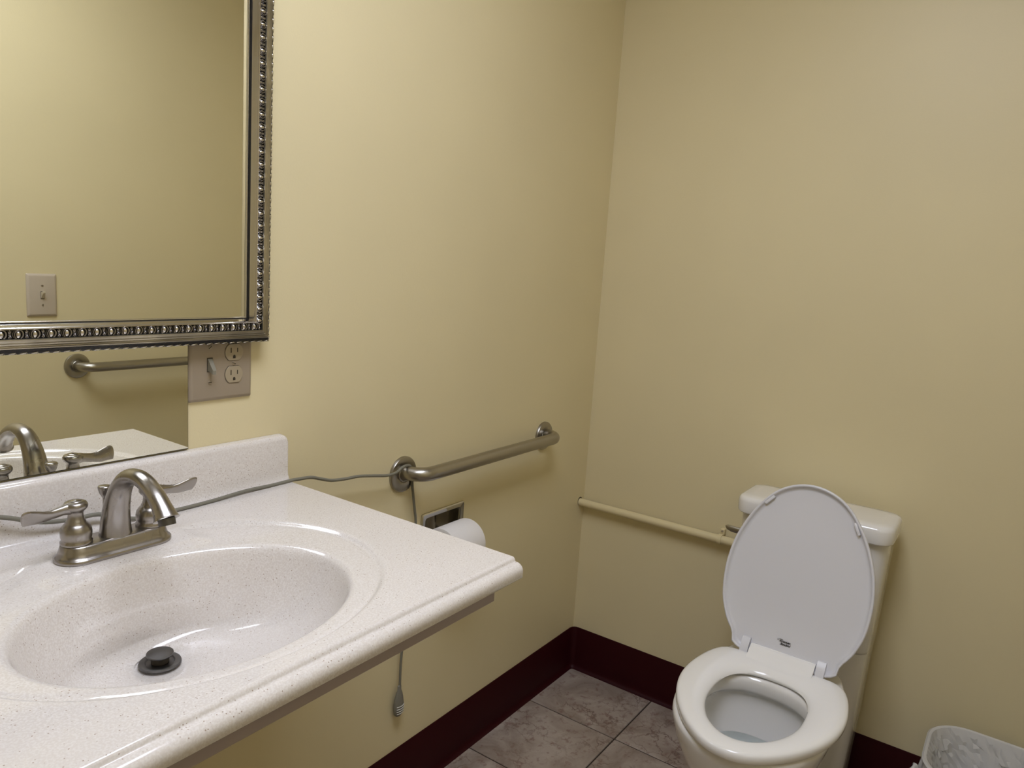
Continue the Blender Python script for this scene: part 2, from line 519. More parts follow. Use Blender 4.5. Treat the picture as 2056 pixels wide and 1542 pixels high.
# drain with raised stopper
dr = thing('sink_drain', 'dark round metal drain with raised pop-up stopper in the basin', 'drain', (DX, DY, DZ))
lathe('flange', [(.004, .0012), (.0172, .0012), (.0185, .0028), (.0235, .0030), (.0258, .0022), (.0266, .0002), (.004, .0002)], (DX, DY, DZ + .0025), 'nickel_dark', dr, n=40)
lathe('stopper_stem', [(.0112, .001), (.0112, .009), (.0135, .0105)], (DX, DY, DZ + .003), 'dark', dr, n=24)
lathe('stopper_cap', [(.014, .010), (.0164, .0112), (.0170, .0125), (.0166, .0140), (.0152, .0147), (.002, .0151)], (DX, DY, DZ + .003), 'nickel_dark', dr, n=40)

# ------------------------------------------------------------------ faucet
FX, FY = -1.578, -.120
fau = thing('faucet', 'brushed nickel two-handle arched faucet on the vanity top behind the bowl', 'faucet', (FX, FY, CZ))
def stadium(hx, hy, z, n=24):
    pts = []
    for i in range(n + 1):
        a = -pi / 2 + pi * i / n; pts.append((FX + hx - hy + hy * cos(a), FY + hy * sin(a), z))
    for i in range(n + 1):
        a = pi / 2 + pi * i / n; pts.append((FX - hx + hy + hy * cos(a), FY + hy * sin(a), z))
    return pts
loft('base_plate', [stadium(.0775, .0285, CZ), stadium(.0785, .0295, CZ + .0015), stadium(.0785, .0295, CZ + .0045), stadium(.0765, .0275, CZ + .0065), stadium(.0745, .0255, CZ + .0075), stadium(.0725, .0235, CZ + .014), stadium(.0705, .0215, CZ + .0205), stadium(.069, .020, CZ + .0225), stadium(.066, .017, CZ + .0232)], 'nickel', fau, smooth=50)
# spout: broad tapering foot, high arch, flared down-turned tip
sp = spline([(FX, -.122, CZ + .0225), (FX, -.123, CZ + .045), (FX, -.128, CZ + .069), (FX, -.1385, CZ + .092), (FX, -.156, CZ + .110), (FX, -.178, CZ + .1165), (FX, -.201, CZ + .1140), (FX, -.222, CZ + .104), (FX, -.238, CZ + .091), (FX, -.247, CZ + .081), (FX, -.2505, CZ + .076)], 6)
rt_ = [(0, .0218), (.06, .0200), (.2, .0172), (.35, .0140), (.5, .0122), (.65, .0118), (.8, .0126), (.92, .0150), (1, .0172)]
n_ = len(sp)
rad = [(interp(i / (n_ - 1), [(a, b * .86) for a, b in rt_]), interp(i / (n_ - 1), rt_)) for i in range(n_)]
tube('spout', sp, rad, 'nickel', fau, n=28, ref=(0, 1, 0), smooth=50)
d = Vector((0, -.30, -.95)).normalized()
tube('aerator', [Vector(sp[-1]) - d * .002, Vector(sp[-1]) + d * .007], .0105, 'nickel_dark', fau, n=24)
def handle(sx):
    hx = FX + .051 * sx
    hd = lathe('handle', [(r_ * .80 if h_ < .06 else r_ * .86, h_ if h_ < .03 else .03 + (h_ - .03) * .82) for r_, h_ in [(.0225, .0215), (.0245, .0235), (.0245, .0262), (.0222, .0285), (.0238, .034), (.0240, .041), (.0225, .048), (.0185, .0535), (.0152, .0565), (.0152, .0585), (.0128, .0605), (.0112, .066), (.0105, .0715), (.0115, .0755), (.0150, .0785), (.0172, .0825), (.0172, .0865), (.0150, .0905), (.0105, .0922), (.0095, .0918), (.0088, .0930), (.0030, .0935)]], (hx, FY, CZ), 'nickel', fau, n=32, smooth=55)
    pts = [(0, 0, .0727), (.013, -.001, .0722), (.026, -.002, .0697), (.038, -.003, .0690), (.049, -.0045, .0712), (.0565, -.0055, .0722), (.0605, -.006, .0716)]
    P = spline([(hx + sx * a * 1.12, FY + b, CZ + c) for a, b, c in pts], 14)
    k = len(P)
    W = [(0, (.0105, .0105)), (.2, (.0058, .0072)), (.36, (.0040, .0074)), (.55, (.0032, .0100)), (.75, (.0030, .0118)), (.86, (.0028, .0118)), (.92, (.0026, .0104)), (.96, (.0022, .0080)), (.985, (.0016, .0050)), (1, (.0004, .0006))]
    rad = []
    for i in range(k):
        f = i / (k - 1); rad.append((interp(f, [(a, v[0]) for a, v in W]), interp(f, [(a, v[1]) for a, v in W])))
    tube('lever', P, rad, 'nickel', hd, n=20, ref=(0, 1, .45), smooth=60)
handle(-1); handle(1)
lr = lathe('lift_rod', [(.0028, .020), (.0028, .0665)], (FX + .004, -.086, CZ), 'nickel', fau, n=12)
lathe('lift_knob', [(.0030, .0655), (.0042, .0675), (.0070, .0725), (.0086, .0780), (.0090, .0810), (.0082, .0826), (.0050, .0832), (.0010, .0834)], (FX + .004, -.086, CZ), 'nickel', lr, n=24, smooth=60)

# ------------------------------------------------------------------ frameless wall mirror behind the framed one
wm = thing('wall_mirror', 'plain frameless mirror on left wall, partly hidden behind the silver framed mirror', 'mirror', (-1.585, 0, .99))
box('backing', (-1.774, -.0048, .9885), (-1.3965, -.0005, 1.74), 'mirror_edge', wm)
box('glass', (-1.774, -.0058, .9900), (-1.3975, -.0050, 1.74), 'mirror', wm)

# ------------------------------------------------------------------ framed mirror
FR = dict(x0=-1.916, x1=-1.2545, z0=1.1638, z1=2.06)
fm = thing('framed_mirror', 'rectangular mirror in ornate silver and black egg-and-dart frame on left wall', 'mirror', (-1.585, -.01, FR['z0']))
def frame_sweep(name, prof, m, smooth=40):
    """prof: (s from outer edge inward, d from the wall); mitred loop"""
    rings = []
    for s, d in prof:
        x0, x1, z0, z1 = FR['x0'] + s, FR['x1'] - s, FR['z0'] + s, FR['z1'] - s
        rings.append([(x0, -d, z0), (x1, -d, z0), (x1, -d, z1), (x0, -d, z1)])
    return finish(name, add_loft(bmesh.new(), rings, False, False), m, fm, smooth=smooth)
box('backing_board', (FR['x0'] + .006, -.015, FR['z0'] + .006), (FR['x1'] - .006, -.0085, FR['z1'] - .006), 'black', fm)
box('glass', (FR['x0'] + .036, -.0165, FR['z0'] + .036), (FR['x1'] - .036, -.0152, FR['z1'] - .036), 'mirror', fm)
frame_sweep('outer_lip', [(.0045, .0085), (.0, .010), (.0, .0215), (.0008, .0245), (.0030, .0262), (.0060, .0268), (.0072, .0280), (.0082, .0318)], 'black')
ribs = [(.0082, .0316), (.0088, .0330), (.0102, .0334), (.0106, .0325), (.0110, .0334), (.0124, .0336), (.0130, .0326), (.0138, .0338), (.0158, .0345), (.0164, .0336), (.0172, .0347), (.0200, .0357), (.0208, .0364), (.0218, .0364), (.0225, .0345), (.0225, .0310)]
frame_sweep('ribbed_moulding', ribs, 'champagne', 20)
frame_sweep('bead_channel', [(.0222, .0345), (.0232, .0308), (.0340, .0308), (.0350, .0345)], 'black')
frame_sweep('inner_cove', [(.0342, .0340), (.0350, .0372), (.0364, .0376), (.0374, .0360), (.0384, .0318), (.0394, .0272), (.0403, .0242), (.0406, .0236)], 'silver', 50)
frame_sweep('sight_groove', [(.0406, .0237), (.0418, .0178)], 'black')
frame_sweep('sight_edge', [(.0418, .0178), (.0423, .0187), (.0434, .0185), (.0440, .0174), (.0442, .0160)], 'silver')
# egg-and-dart: beads are pieces, rings, darts and rope are carved relief
def egg_mesh():
    bm = bmesh.new(); bmesh.ops.create_uvsphere(bm, u_segments=12, v_segments=8, radius=1)
    for v in bm.verts: v.co = Vector((v.co.x * .0036, v.co.y * .0042, v.co.z * .0052))
    me = bpy.data.meshes.new('bead'); bm.to_mesh(me); bm.free()
    me.materials.append(M['silver'])
    for p in me.polygons: p.use_smooth = True
    return me
egg = egg_mesh()
PITCH_E = .0201; BAND = .0286
rel = bmesh.new(); rope = bmesh.new()
def side(p0, p1, inward):
    """run pieces from p0 to p1 (x,z); inward = unit (x,z) toward the glass"""
    a = Vector((p0[0], 0, p0[1])); b = Vector((p1[0], 0, p1[1])); L = (b - a).length
    u = (b - a) / L; v = Vector((inward[0], 0, inward[1])); nrm = Vector((0, -1, 0))
    n = int(round((L - 2 * BAND) / PITCH_E)); pitch = (L - 2 * BAND) / n
    mt = Matrix((u, nrm, v)).transposed()
    for k in range(n):
        s = BAND + (k + .5) * pitch
        c = a + u * s + v * BAND
        o = bpy.data.objects.new('bead', egg); COL.objects.link(o)
        o.matrix_basis = Matrix.Translation(c + nrm * .0335) @ mt.to_4x4(); adopt(o, fm)
        # raised ring round the bead, open toward the ribs
        for r1, r2, rad, hh in ((.0052, .0061, .0007, .0362), (.0068, .0064, .0005, .0345)):
            path = []
            for i in range(13):
                t = radians(-60 + 300 * i / 12)
                path.append(c + u * (r1 * cos(t)) + v * (r2 * sin(t)) + nrm * (hh + .0008 * sin(t)))
            add_tube(rel, path, rad, 5)
        # dart with splayed leaves between beads
        dc = a + u * (s + pitch / 2) + v * BAND
        for da, l in ((0, .0056), (.55, .0052), (-.55, .0052)):
            for sg in (1, -1):
                e = dc + v * (sg * l * cos(da)) + u * (l * sin(da) * .62)
                add_tube(rel, [dc + nrm * .0330, (dc + e) / 2 + nrm * .0352, e + nrm * .0346], [.0004, .0008, .0005], 5)
        for q in (-.0012, 0, .0012):
            add_tube(rel, [dc + v * q - u * .0016 + nrm * .0345, dc + v * q + u * .0016 + nrm * .0345], .0004, 4)
    m_ = int(round(L / .0138)); pp = L / m_
    for k in range(m_):
        s = (k + .5) * pp
        c = a + u * s + v * .0014
        add_tube(rope, [c - u * pp * .42 + nrm * .0215, c - u * pp * .15 + nrm * .0245 , c + u * pp * .2 + nrm * .0262 + v * .001, c + u * pp * .42 + nrm * .0245 + v * .0016], [.0006, .0013, .0014, .0007], 6)
        add_tube(rope, [c + u * pp * .30 + nrm * .0225, c + u * pp * .44 + nrm * .0235, c + u * pp * .38 + nrm * .0262], .0006, 4)
x0, x1, z0, z1 = FR['x0'], FR['x1'], FR['z0'], FR['z1']
side((x0, z0), (x1, z0), (0, 1)); side((x1, z0), (x1, z1), (-1, 0))
side((x1, z1), (x0, z1), (0, -1)); side((x0, z1), (x0, z0), (1, 0))
o = finish('dart_relief', rel, 'antique', fm, smooth=60, fix=False); o['kind'] = 'stuff'
o = finish('rope_edging', rope, 'rope', fm, smooth=60, fix=False); o['kind'] = 'stuff'

# ------------------------------------------------------------------ wall plates
def plate(parent, x0, x1, z0, z1, y, s, thick=.0062, bev=.0045, m='ivory', holes=()):
    """bevelled cover plate on the wall y, facing s (-1: toward -y, +1: toward +y)"""
    rings = []
    for ins, d in ((.0, 0), (.0, .0022), (.0012, .0036), (bev, thick - .0004), (bev + .0014, thick)):
        rings.append([(x, y + s * d, z) for x, z in rrect(x0 + ins, x1 - ins, z0 + ins, z1 - ins, max(.0015, .003 - ins * .3), 3)])
    return loft('cover_plate', rings, m, parent, smooth=40)
def slot_screw(parent, x, z, y, s, ang, r=.0034):
    sc_ = lathe('screw', [(r, 0), (r, s * .0007), (r * .8, s * .0013), (r * .1, s * .0014)], (x, y, z), 'screw', parent, 'y', 16)
    c, n = cos(ang), sin(ang)
    bm = bmesh.new(); q = r * .92; t = .00055
    pts = [(-q, -t), (q, -t), (q, t), (-q, t)]
    ring = lambda d: [(x + a * c - b * n, y + s * d, z + a * n + b * c) for a, b in pts]
    finish('slot', add_loft(bm, [ring(.0011), ring(.0017)]), 'dark', sc_, smooth=None)
def toggle(parent, x, z, y, s, updown, m='ivory_light'):
    box('toggle_slot', (x - .0052, min(y, y + s * .0004), z - .0122), (x + .0052, max(y, y + s * .0004), z + .0122), 'dark', parent, smooth=None)
    k = updown
    rings = []
    for d, zc, hz, hx in ((0, k * .000, .0108, .0042), (.003, k * .001, .0092, .0041), (.009, k * .0065, .0055, .0037), (.0135, k * .0105, .0042, .0035), (.0145, k * .0112, .0032, .0027)):
        rings.append([(x + a, y + s * d, z + zc + b) for a, b in ((-hx, -hz), (hx, -hz), (hx, hz), (-hx, hz))])
    loft('toggle', rings, m, parent, smooth=30)
def outlet(parent, x, z, y, s):
    R0, F = .0172, .0143
    def shape(r, f, d):
        pts = []
        a0 = math.asin(f / r)
        for i in range(13):
            a = -a0 + 2 * a0 * i / 12; pts.append((x + r * cos(a), y + s * d, z + r * sin(a)))
        for i in range(13):
            a = pi - a0 + 2 * a0 * i / 12; pts.append((x + r * cos(a), y + s * d, z + r * sin(a)))
        return pts
    g = loft('outlet_gap', [shape(R0 + .0006, F + .0006, -.0006), shape(R0 + .0006, F + .0006, .00025)], 'dark', parent, smooth=None)
    f = loft('outlet_face', [shape(R0, F, 0), shape(R0, F, .0014), shape(R0 - .0006, F - .0006, .0019)], 'almond_device', parent, smooth=30)
    for dx, hh in ((-.0063, .0043), (.0063, .0036)):
        box('blade_slot', (x + dx - .0009, min(y + s * .0017, y + s * .0021), z + .0035 - hh), (x + dx + .0009, max(y + s * .0017, y + s * .0021), z + .0035 + hh), 'dark', f, smooth=None)
    pts = [(-.0024, -.0030), (.0024, -.0030)] + [(.0024 * cos(a), .0004 + .0024 * sin(a)) for a in [pi * i / 8 for i in range(9)]]
    rg = lambda d: [(x + a, y + s * d, z - .0075 + b) for a, b in pts]
    loft('ground_hole', [rg(.0017), rg(.0021)], 'dark', f, smooth=None)

sp_ = thing('switch_outlet_plate', 'almond two-gang plate with toggle and duplex outlet beside frameless mirror', 'switch', (-1.336, -.001, 1.127))
plate(sp_, -1.3955, -1.2755, 1.0655, 1.1880, -.0005, -1, m='almond')
PY = -.0067
toggle(sp_, -1.3585, 1.1270, PY, -1, -1, 'grey_toggle')
outlet(sp_, -1.3130, 1.1078, PY, -1); outlet(sp_, -1.3130, 1.1462, PY, -1)
slot_screw(sp_, -1.3585, 1.0975, PY, -1, radians(5)); slot_screw(sp_, -1.3585, 1.1565, PY, -1, radians(40)); slot_screw(sp_, -1.3130, 1.1270, PY, -1, radians(-15))

ls = thing('light_switch', 'single almond toggle switch plate on right wall, seen in the framed mirror', 'switch', (-.992, ROOM_Y0, 1.13))
plate(ls, -1.0355, -.9475, 1.0640, 1.1985, ROOM_Y0 + .0005, 1, .0068, .006)
toggle(ls, -.9915, 1.1310, ROOM_Y0 + .0073, 1, 1)
slot_screw(ls, -.9915, 1.1615, ROOM_Y0 + .0073, 1, radians(0)); slot_screw(ls, -.9915, 1.1005, ROOM_Y0 + .0073, 1, radians(80))

# ------------------------------------------------------------------ grab bars
def grab_bar(name, label, xa, xb, z, zb, wally, s):
    g = thing(name, label, 'grab bar', ((xa + xb) / 2, wally, z), 'satin steel grab bars')
    off, r, br = .056, .0160, .040
    P = [(xa, wally + s * .001, z)]
    for i in range(0, 9):
        a = radians(90 * i / 8); P.append((xa + br - br * cos(a), wally + s * (off - br + br * sin(a)), z + (zb - z) * .5))
    for i in range(0, 9):
        a = radians(90 - 90 * i / 8); P.append((xb - br + br * cos(a), wally + s * (off - br + br * sin(a)), z + (zb - z) * .5))
    P.append((xb, wally + s * .001, z))
    tube('bar', P, r, 'steel', g, n=24, ref=(0, 0, 1), smooth=60)
    for x in (xa, xb):
        lathe('flange', [(.0415, s * .0005), (.0415, s * .005), (.0400, s * .0072), (.036, s * .0084), (.0200, s * .0092), (.0180, s * .0080), (.017, s * .0090)], (x, wally, z), 'steel', g, 'y', 40)
    return g
grab_bar('grab_bar', 'brushed steel grab bar on left wall above the paper holder, cord looped over it', -.871, -.281, .8415, .853, 0, -1)
grab_bar('grab_bar', 'brushed steel grab bar on right wall, seen only in the frameless mirror', -.880, -.270, .893, .893, ROOM_Y0, 1)

# ------------------------------------------------------------------ recessed toilet paper holder and roll
th_ = thing('toilet_paper_holder', 'recessed chrome toilet paper holder set in left wall under the grab bar', 'paper holder', (-.72, 0, .647))
def rr3(x0, x1, z0, z1, r, y): return [(x, y, z) for x, z in rrect(x0, x1, z0, z1, r, 4)]
loft('face_frame', [rr3(-.799, -.641, .568, .727, .004, -.0005), rr3(-.799, -.641, .568, .727, .004, -.004), rr3(-.7965, -.6435, .5705, .7245, .004, -.0062), rr3(-.787, -.653, .580, .715, .008, -.0040), rr3(-.785, -.655, .582, .713, .008, .002), rr3(-.783, -.657, .584, .711, .010, .040), rr3(-.775, -.665, .592, .703, .02, .066), rr3(-.75, -.69, .615, .68, .02, .072)], 'chrome', th_, cap0=False, cap1=True, smooth=40)
RX0, RX1, RY, RZ, RR = -.778, -.673, -.050, .645, .0545
bm = bmesh.new()
tube('roller', [(-.786, RY, RZ), (-.654, RY, RZ)], .009, 'chrome', th_, n=16)
for x in (-.786, -.658):
    tube('bracket', [(x + .002, .004, RZ), (x + .002, RY * .5, RZ), (x + .002, RY - .010, RZ)], [(.012, .0015), (.011, .0015), (.009, .0015)], 'chrome', th_, n=12, ref=(0, 0, 1))
tr_ = thing('toilet_paper_roll', 'white toilet paper roll in the recessed chrome holder', 'toilet paper', ((RX0 + RX1) / 2, RY, RZ))
ra = lambda r, x: [(x, RY + r * cos(2 * pi * i / 48), RZ + r * sin(2 * pi * i / 48)) for i in range(48)]
rg = [ra(.0215, RX0), ra(RR - .003, RX0), ra(RR - .0008, RX0 + .0008), ra(RR, RX0 + .003), ra(RR, RX1 - .003), ra(RR - .0008, RX1 - .0008), ra(RR - .003, RX1), ra(.0215, RX1), ra(.0215, RX0)]
loft('paper', rg, 'paper', tr_, False, False)
loft('core', [ra(.0213, RX0 + .0004), ra(.0213, RX1 - .0004), ra(.0203, RX1 - .0004), ra(.0203, RX0 + .0004), ra(.0213, RX0 + .0004)], 'card', tr_, False, False)

# ------------------------------------------------------------------ emergency pull cord
pc = thing('pull_cord', 'grey pull cord trailing behind faucet, over the grab bar, ending in a grip', 'cord', (-1.2, -.03, .90))
cp = [(-2.000, -.010, 2.436), (-2.000, -.010, 1.80), (-1.998, -.010, 1.25), (-1.985, -.014, 1.11), (-1.945, -.024, 1.025), (-1.86, -.030, .990), (-1.76, -.030, .966), (-1.685, -.031, .9475), (-1.637, -.031, .9285), (-1.595, -.031, .9215), (-1.557, -.0315, .9205), (-1.525, -.036, .909), (-1.497, -.038, .9015), (-1.439, -.040, .9012), (-1.374, -.038, .9012), (-1.306, -.034, .9030), (-1.251, -.0325, .9012), (-1.207, -.032, .9015), (-1.190, -.032, .9005), (-1.160, -.032, .898), (-1.135, -.031, .890), (-1.107, -.030, .881), (-1.070, -.030, .8765), (-1.033, -.030, .8745), (-.985, -.029, .8660), (-.945, -.027, .8585), (-.915, -.024, .8585), (-.893, -.021, .8655), (-.877, -.019, .8660), (-.862, -.016, .8610), (-.854, -.014, .848), (-.851, -.013, .828), (-.846, -.0125, .800), (-.836, -.0125, .750), (-.830, -.0125, .715), (-.832, -.012, .640), (-.842, -.012, .540), (-.854, -.012, .440), (-.860, -.013, .380), (-.8605, -.0135, .318)]
tube('cord', spline(cp, 5), .0032, 'cord', pc, n=8, smooth=80)
lathe('grip', [(.003, .323), (.0055, .321), (.0060, .311), (.0095, .303), (.0130, .290), (.0155, .275), (.0158, .262), (.0135, .250), (.007, .2435), (.001, .243)], (-.8615, -.0135, 0), 'pendant', pc, n=20, sy=.55)
for k in range(4):
    zz = .253 + k * .0062
    rw = interp(zz, [(.244, .004), (.250, .0135), (.262, .0158), (.275, .0155)])
    P_ = [(-.8615 + rw * sin(q), -.0135 - (rw * .55 + .0006) * cos(q), zz) for q in [radians(d) for d in range(-50, 51, 20)]]
    tube('grip_rib', P_, .0013, 'pendant_rib', pc, n=6)

# ------------------------------------------------------------------ painted pipe on the far wall
pp = thing('wall_pipe', 'cream painted water pipe running along far wall behind the toilet', 'pipe', (0, -.3, .583))
tube('pipe', [(-.0265, .0, .583), (-.0265, -.2, .5835), (-.0265, -.45, .5835), (-.0265, -.60, .5835)], .0122, 'pipe', pp, n=20)
lathe('wall_gap', [(.0140, -.0006), (.0140, .0), (.001, .0)], (-.0262, -.0002, .5852), 'dark', pp, 'y', 20)
cb_ = tube('clamp', [(-.0265, -.463, .5835), (-.0265, -.474, .5835)], .0150, 'pipe', pp, n=20)
box('clamp_tab', (-.0155, -.4755, .594), (-.0008, -.4625, .6115), 'pipe', pp, .0015, 1)
tube('clamp_screw', [(-.0155, -.469, .605), (-.0185, -.469, .605)], .0032, 'screw', pp, n=10)
tube('clamp_foot', [(-.022, -.4685, .5690), (-.0008, -.4685, .5640)], [(.004, .005), (.003, .005)], 'pipe', pp, n=8)

# ------------------------------------------------------------------ toilet
TY = -.741
to = thing('toilet', 'white two-piece toilet with raised lid against far wall', 'toilet', (-.4, TY, 0))
# tank body
def tank_ring(xf, xb, hw, z, r=.03, bow=.008):
    pts = rrect(xf, xb, TY - hw, TY + hw, r, 5)
    return [(x - (bow * (1 - ((y - TY) / hw) ** 2) if x < (xf + xb) / 2 else 0), y, z) for x, y in pts]
TB = -.048
loft('tank', [tank_ring(-.178, TB, .158, .447), tank_ring(-.185, TB, .163, .4485), tank_ring(-.187, TB, .1650, .455), tank_ring(-.190, TB, .1690, .56), tank_ring(-.194, TB, .1745, .70), tank_ring(-.195, TB, .1755, .734)], 'porcelain', to)
def lid_ring(ins, z): return tank_ring(-.212 + ins, -.042 - ins, .1855 - ins, z, .034 - ins * .5, .010)
loft('tank_lid', [lid_ring(.010, .7345), lid_ring(.004, .735), lid_ring(.001, .738), lid_ring(0, .744), lid_ring(0, .766), lid_ring(.0015, .772), lid_ring(.005, .7765), lid_ring(.011, .779), lid_ring(.03, .7802)], 'porcelain', to)
# flush lever on the left of the tank front
fl = tube('flush_lever', [(-.203, -.590, .690), (-.216, -.590, .690), (-.222, -.586, .690), (-.2235, -.572, .690), (-.2235, -.558, .6905), (-.222, -.546, .6925), (-.221, -.541, .694)], [(.009, .009), (.008, .008), (.0085, .006), (.0085, .0042), (.0085, .0038), (.006, .003), (.0015, .001)], 'steel', to, n=14, ref=(0, 0, 1))
# pedestal: rear column up to the tank, then bowl
loft('pedestal', [tank_ring(-.165, -.010, .138, 0.0, .03, 0), tank_ring(-.168, -.010, .141, .02, .03, 0), tank_ring(-.172, -.012, .146, .12, .03, 0), tank_ring(-.178, -.026, .152, .20, .03, 0), tank_ring(-.181, -.030, .156, .30, .03, 0), tank_ring(-.185, -.034, .161, .42, .03, 0), tank_ring(-.186, -.036, .162, .4445, .03, 0), tank_ring(-.180, -.040, .157, .4468, .03, 0)], 'porcelain', to)
NB = 64
BXm = -.560
def egg_ring(front, back, hw, z, xc=BXm, nb=2.6, ny=2.0):
    pts = []
    for i in range(NB):
        t = 2 * pi * i / NB; c, s = cos(t), sin(t)
        if c >= 0:
            x = xc - front * c; y = hw * s
        else:
            x = xc + back * abs(c) ** (2 / nb); y = hw * (1 if s > 0 else -1) * abs(s) ** (2 / nb)
        pts.append((x, TY - y - .008, z))
    return pts
bowl = [egg_ring(.085, .40, .112, .0, nb=5), egg_ring(.086, .40, .113, .012, nb=5), egg_ring(.082, .40, .103, .05, nb=5),
        egg_ring(.084, .40, .092, .11, nb=5), egg_ring(.092, .40, .090, .17, nb=5), egg_ring(.110, .40, .094, .23, nb=4.5),
        egg_ring(.134, .39, .104, .27, nb=4), egg_ring(.156, .38, .118, .305, nb=3.5), egg_ring(.175, .37, .134, .34, nb=3.2), egg_ring(.190, .36, .149, .375, nb=3),
        egg_ring(.197, .355, .156, .40, nb=2.8), egg_ring(.200, .35, .1595, .415, nb=2.7), egg_ring(.199, .348, .1585, .4235, nb=2.7), egg_ring(.194, .342, .154, .4275, nb=2.7),
        # rim top, then the inside
        egg_ring(.160, .140, .120, .4280), egg_ring(.150, .130, .112, .4255), egg_ring(.146, .126, .108, .415), egg_ring(.147, .126, .109, .397),
        egg_ring(.152, .128, .112, .390), egg_ring(.160, .134, .119, .387), egg_ring(.163, .137, .122, .378), egg_ring(.160, .134, .119, .350),
        egg_ring(.148, .117, .105, .305), egg_ring(.126, .098, .088, .262), egg_ring(.098, .072, .065, .228), egg_ring(.070, .050, .045, .205),
        egg_ring(.045, .032, .030, .175), egg_ring(.02, .015, .014, .165)]
loft('bowl', bowl, 'porcelain', to, smooth=60)
loft('water', [egg_ring(.142, .1125, .101, .2950), egg_ring(.1435, .1135, .102, .2960)], 'water', to)

def ray_outline(pts, cx, cy, N):
    """closed polyline (x,y) resampled by angle about (cx,cy)"""
    out = []
    for i in range(N):
        t = 2 * pi * i / N; dx, dy = cos(t), sin(t); best = None
        for (x1_, y1_), (x2_, y2_) in zip(pts, pts[1:] + pts[:1]):
            ax, ay, bx, by = x1_ - cx, y1_ - cy, x2_ - x1_, y2_ - y1_
            det = dx * -by - dy * -bx
            if abs(det) < 1e-12: continue
            k = (ax * -by - ay * -bx) / det; u = (dx * ay - dy * ax) / det
            if k > 0 and -1e-6 <= u <= 1 + 1e-6 and (best is None or k > best): best = k
        out.append((cx + dx * best, cy + dy * best))
    return out
def sym(half):
    """half outline (x, w) from front tip to rear -> closed smooth loop"""
    L = [(x, w_, 0) for x, w_ in half] + [(x, -w_, 0) for x, w_ in half[::-1] if w_ > 1e-6]
    L = L + [L[0]]
    P = [Vector(p) for p in L]; out = []
    n = len(P) - 1
    for i in range(n):
        p0 = P[(i - 1) % n]; p1 = P[i]; p2 = P[(i + 1) % n]; p3 = P[(i + 2) % n]
        for s in range(8):
            t = s / 8
            q = .5 * ((2 * p1) + (p2 - p0) * t + (2 * p0 - 5 * p1 + 4 * p2 - p3) * t * t + (3 * p1 - p0 - 3 * p2 + p3) * t ** 3)
            out.append((q.x, q.y))
    return out
seat_o = [(-.7725, 0), (-.768, .030), (-.752, .060), (-.722, .093), (-.685, .121), (-.64, .1455), (-.59, .1625), (-.54, .170), (-.49, .1690), (-.44, .1610), (-.405, .1510), (-.382, .1395), (-.3705, .127), (-.3660, .110), (-.3655, .06), (-.3655, 0)]
seat_i = [(-.7100, 0), (-.706, .022), (-.692, .044), (-.668, .065), (-.632, .083), (-.59, .0940), (-.545, .0965), (-.50, .0930), (-.465, .081), (-.444, .062), (-.432, .035), (-.4285, 0)]
SN = 96; SCX = -.565
so = ray_outline(sym(seat_o), SCX, 0, SN); si = ray_outline(sym(seat_i), SCX, 0, SN)
def seat_ring(f, z):
    return [(a[0] + (b[0] - a[0]) * f, TY - .013 + a[1] + (b[1] - a[1]) * f, z) for a, b in zip(so, si)]
SZ = .4305
loft('seat', [seat_ring(.03, SZ), seat_ring(0.0, SZ + .003), seat_ring(-.012, SZ + .010), seat_ring(-.004, SZ + .0155), seat_ring(.035, SZ + .0192), seat_ring(.11, SZ + .0212), seat_ring(.30, SZ + .0222), seat_ring(.52, SZ + .0212), seat_ring(.70, SZ + .0188), seat_ring(.83, SZ + .0155), seat_ring(.92, SZ + .0118), seat_ring(.975, SZ + .0078), seat_ring(1.0, SZ + .0040), seat_ring(.97, SZ + .0005), seat_ring(.03, SZ)], 'plastic', to, False, False, smooth=60)
# raised hinge housing at the back of the seat
hy0, hy1 = TY - .011 - .074, TY - .011 + .074
pr = [(-.408, SZ + .0195), (-.392, SZ + .0225), (-.378, SZ + .030), (-.366, SZ + .0385), (-.357, SZ + .0410), (-.349, SZ + .0385), (-.345, SZ + .0300), (-.345, SZ + .004), (-.372, SZ + .002)]
loft('seat_hinge_housing', [[(x, y, z) for x, z in pr] for y in (hy0, hy0 + .0015, hy1 - .0015, hy1)], 'plastic', to, smooth=50)
# lid, raised
HXH, HZH, TILT = -.356, .462, radians(14)
LU = Vector((sin(TILT), 0, cos(TILT))); LN = Vector((-cos(TILT), 0, sin(TILT))); LV = Vector((0, 1, 0))
LY = TY - .0105
def lp(u, v, n): return Vector((HXH, LY, HZH)) + LV * u + LU * v + LN * n
lid_h = [(.4080, 0), (.4060, .022), (.3990, .046), (.3850, .072), (.3600, .099), (.3200, .1265), (.2780, .1465), (.2350, .1605), (.1900, .1675), (.1500, .1685), (.1000, .1630), (.0600, .1495), (.0400, .1385), (.0280, .1295), (.0215, .1245), (.0150, .1235), (.0080, .1250), (-.0010, .1215), (-.0090, .1110), (-.0140, .0950), (-.0140, .05), (-.0140, 0)]
LNN = 112; LC = .19
lo_ = ray_outline(sym(lid_h), LC, 0, LNN)
def lid_ring_(ins, n):
    out = []
    for v, u in lo_:
        d = hypot(v - LC, u); k = max(0, d - ins) / d
        out.append(lp(u * k, LC + (v - LC) * k, n))
    return out
ld = loft('lid', [lid_ring_(.10, -.0125), lid_ring_(.03, -.0115), lid_ring_(.008, -.0085), lid_ring_(.0015, -.0045), lid_ring_(0, 0), lid_ring_(.0002, .0040), lid_ring_(.0014, .0064), lid_ring_(.0036, .0070), lid_ring_(.0060, .0060), lid_ring_(.0078, .0020), lid_ring_(.0100, -.0016), lid_ring_(.016, -.0028), lid_ring_(.05, -.0045), lid_ring_(.10, -.0055)], 'lid_plastic', to, smooth=60)
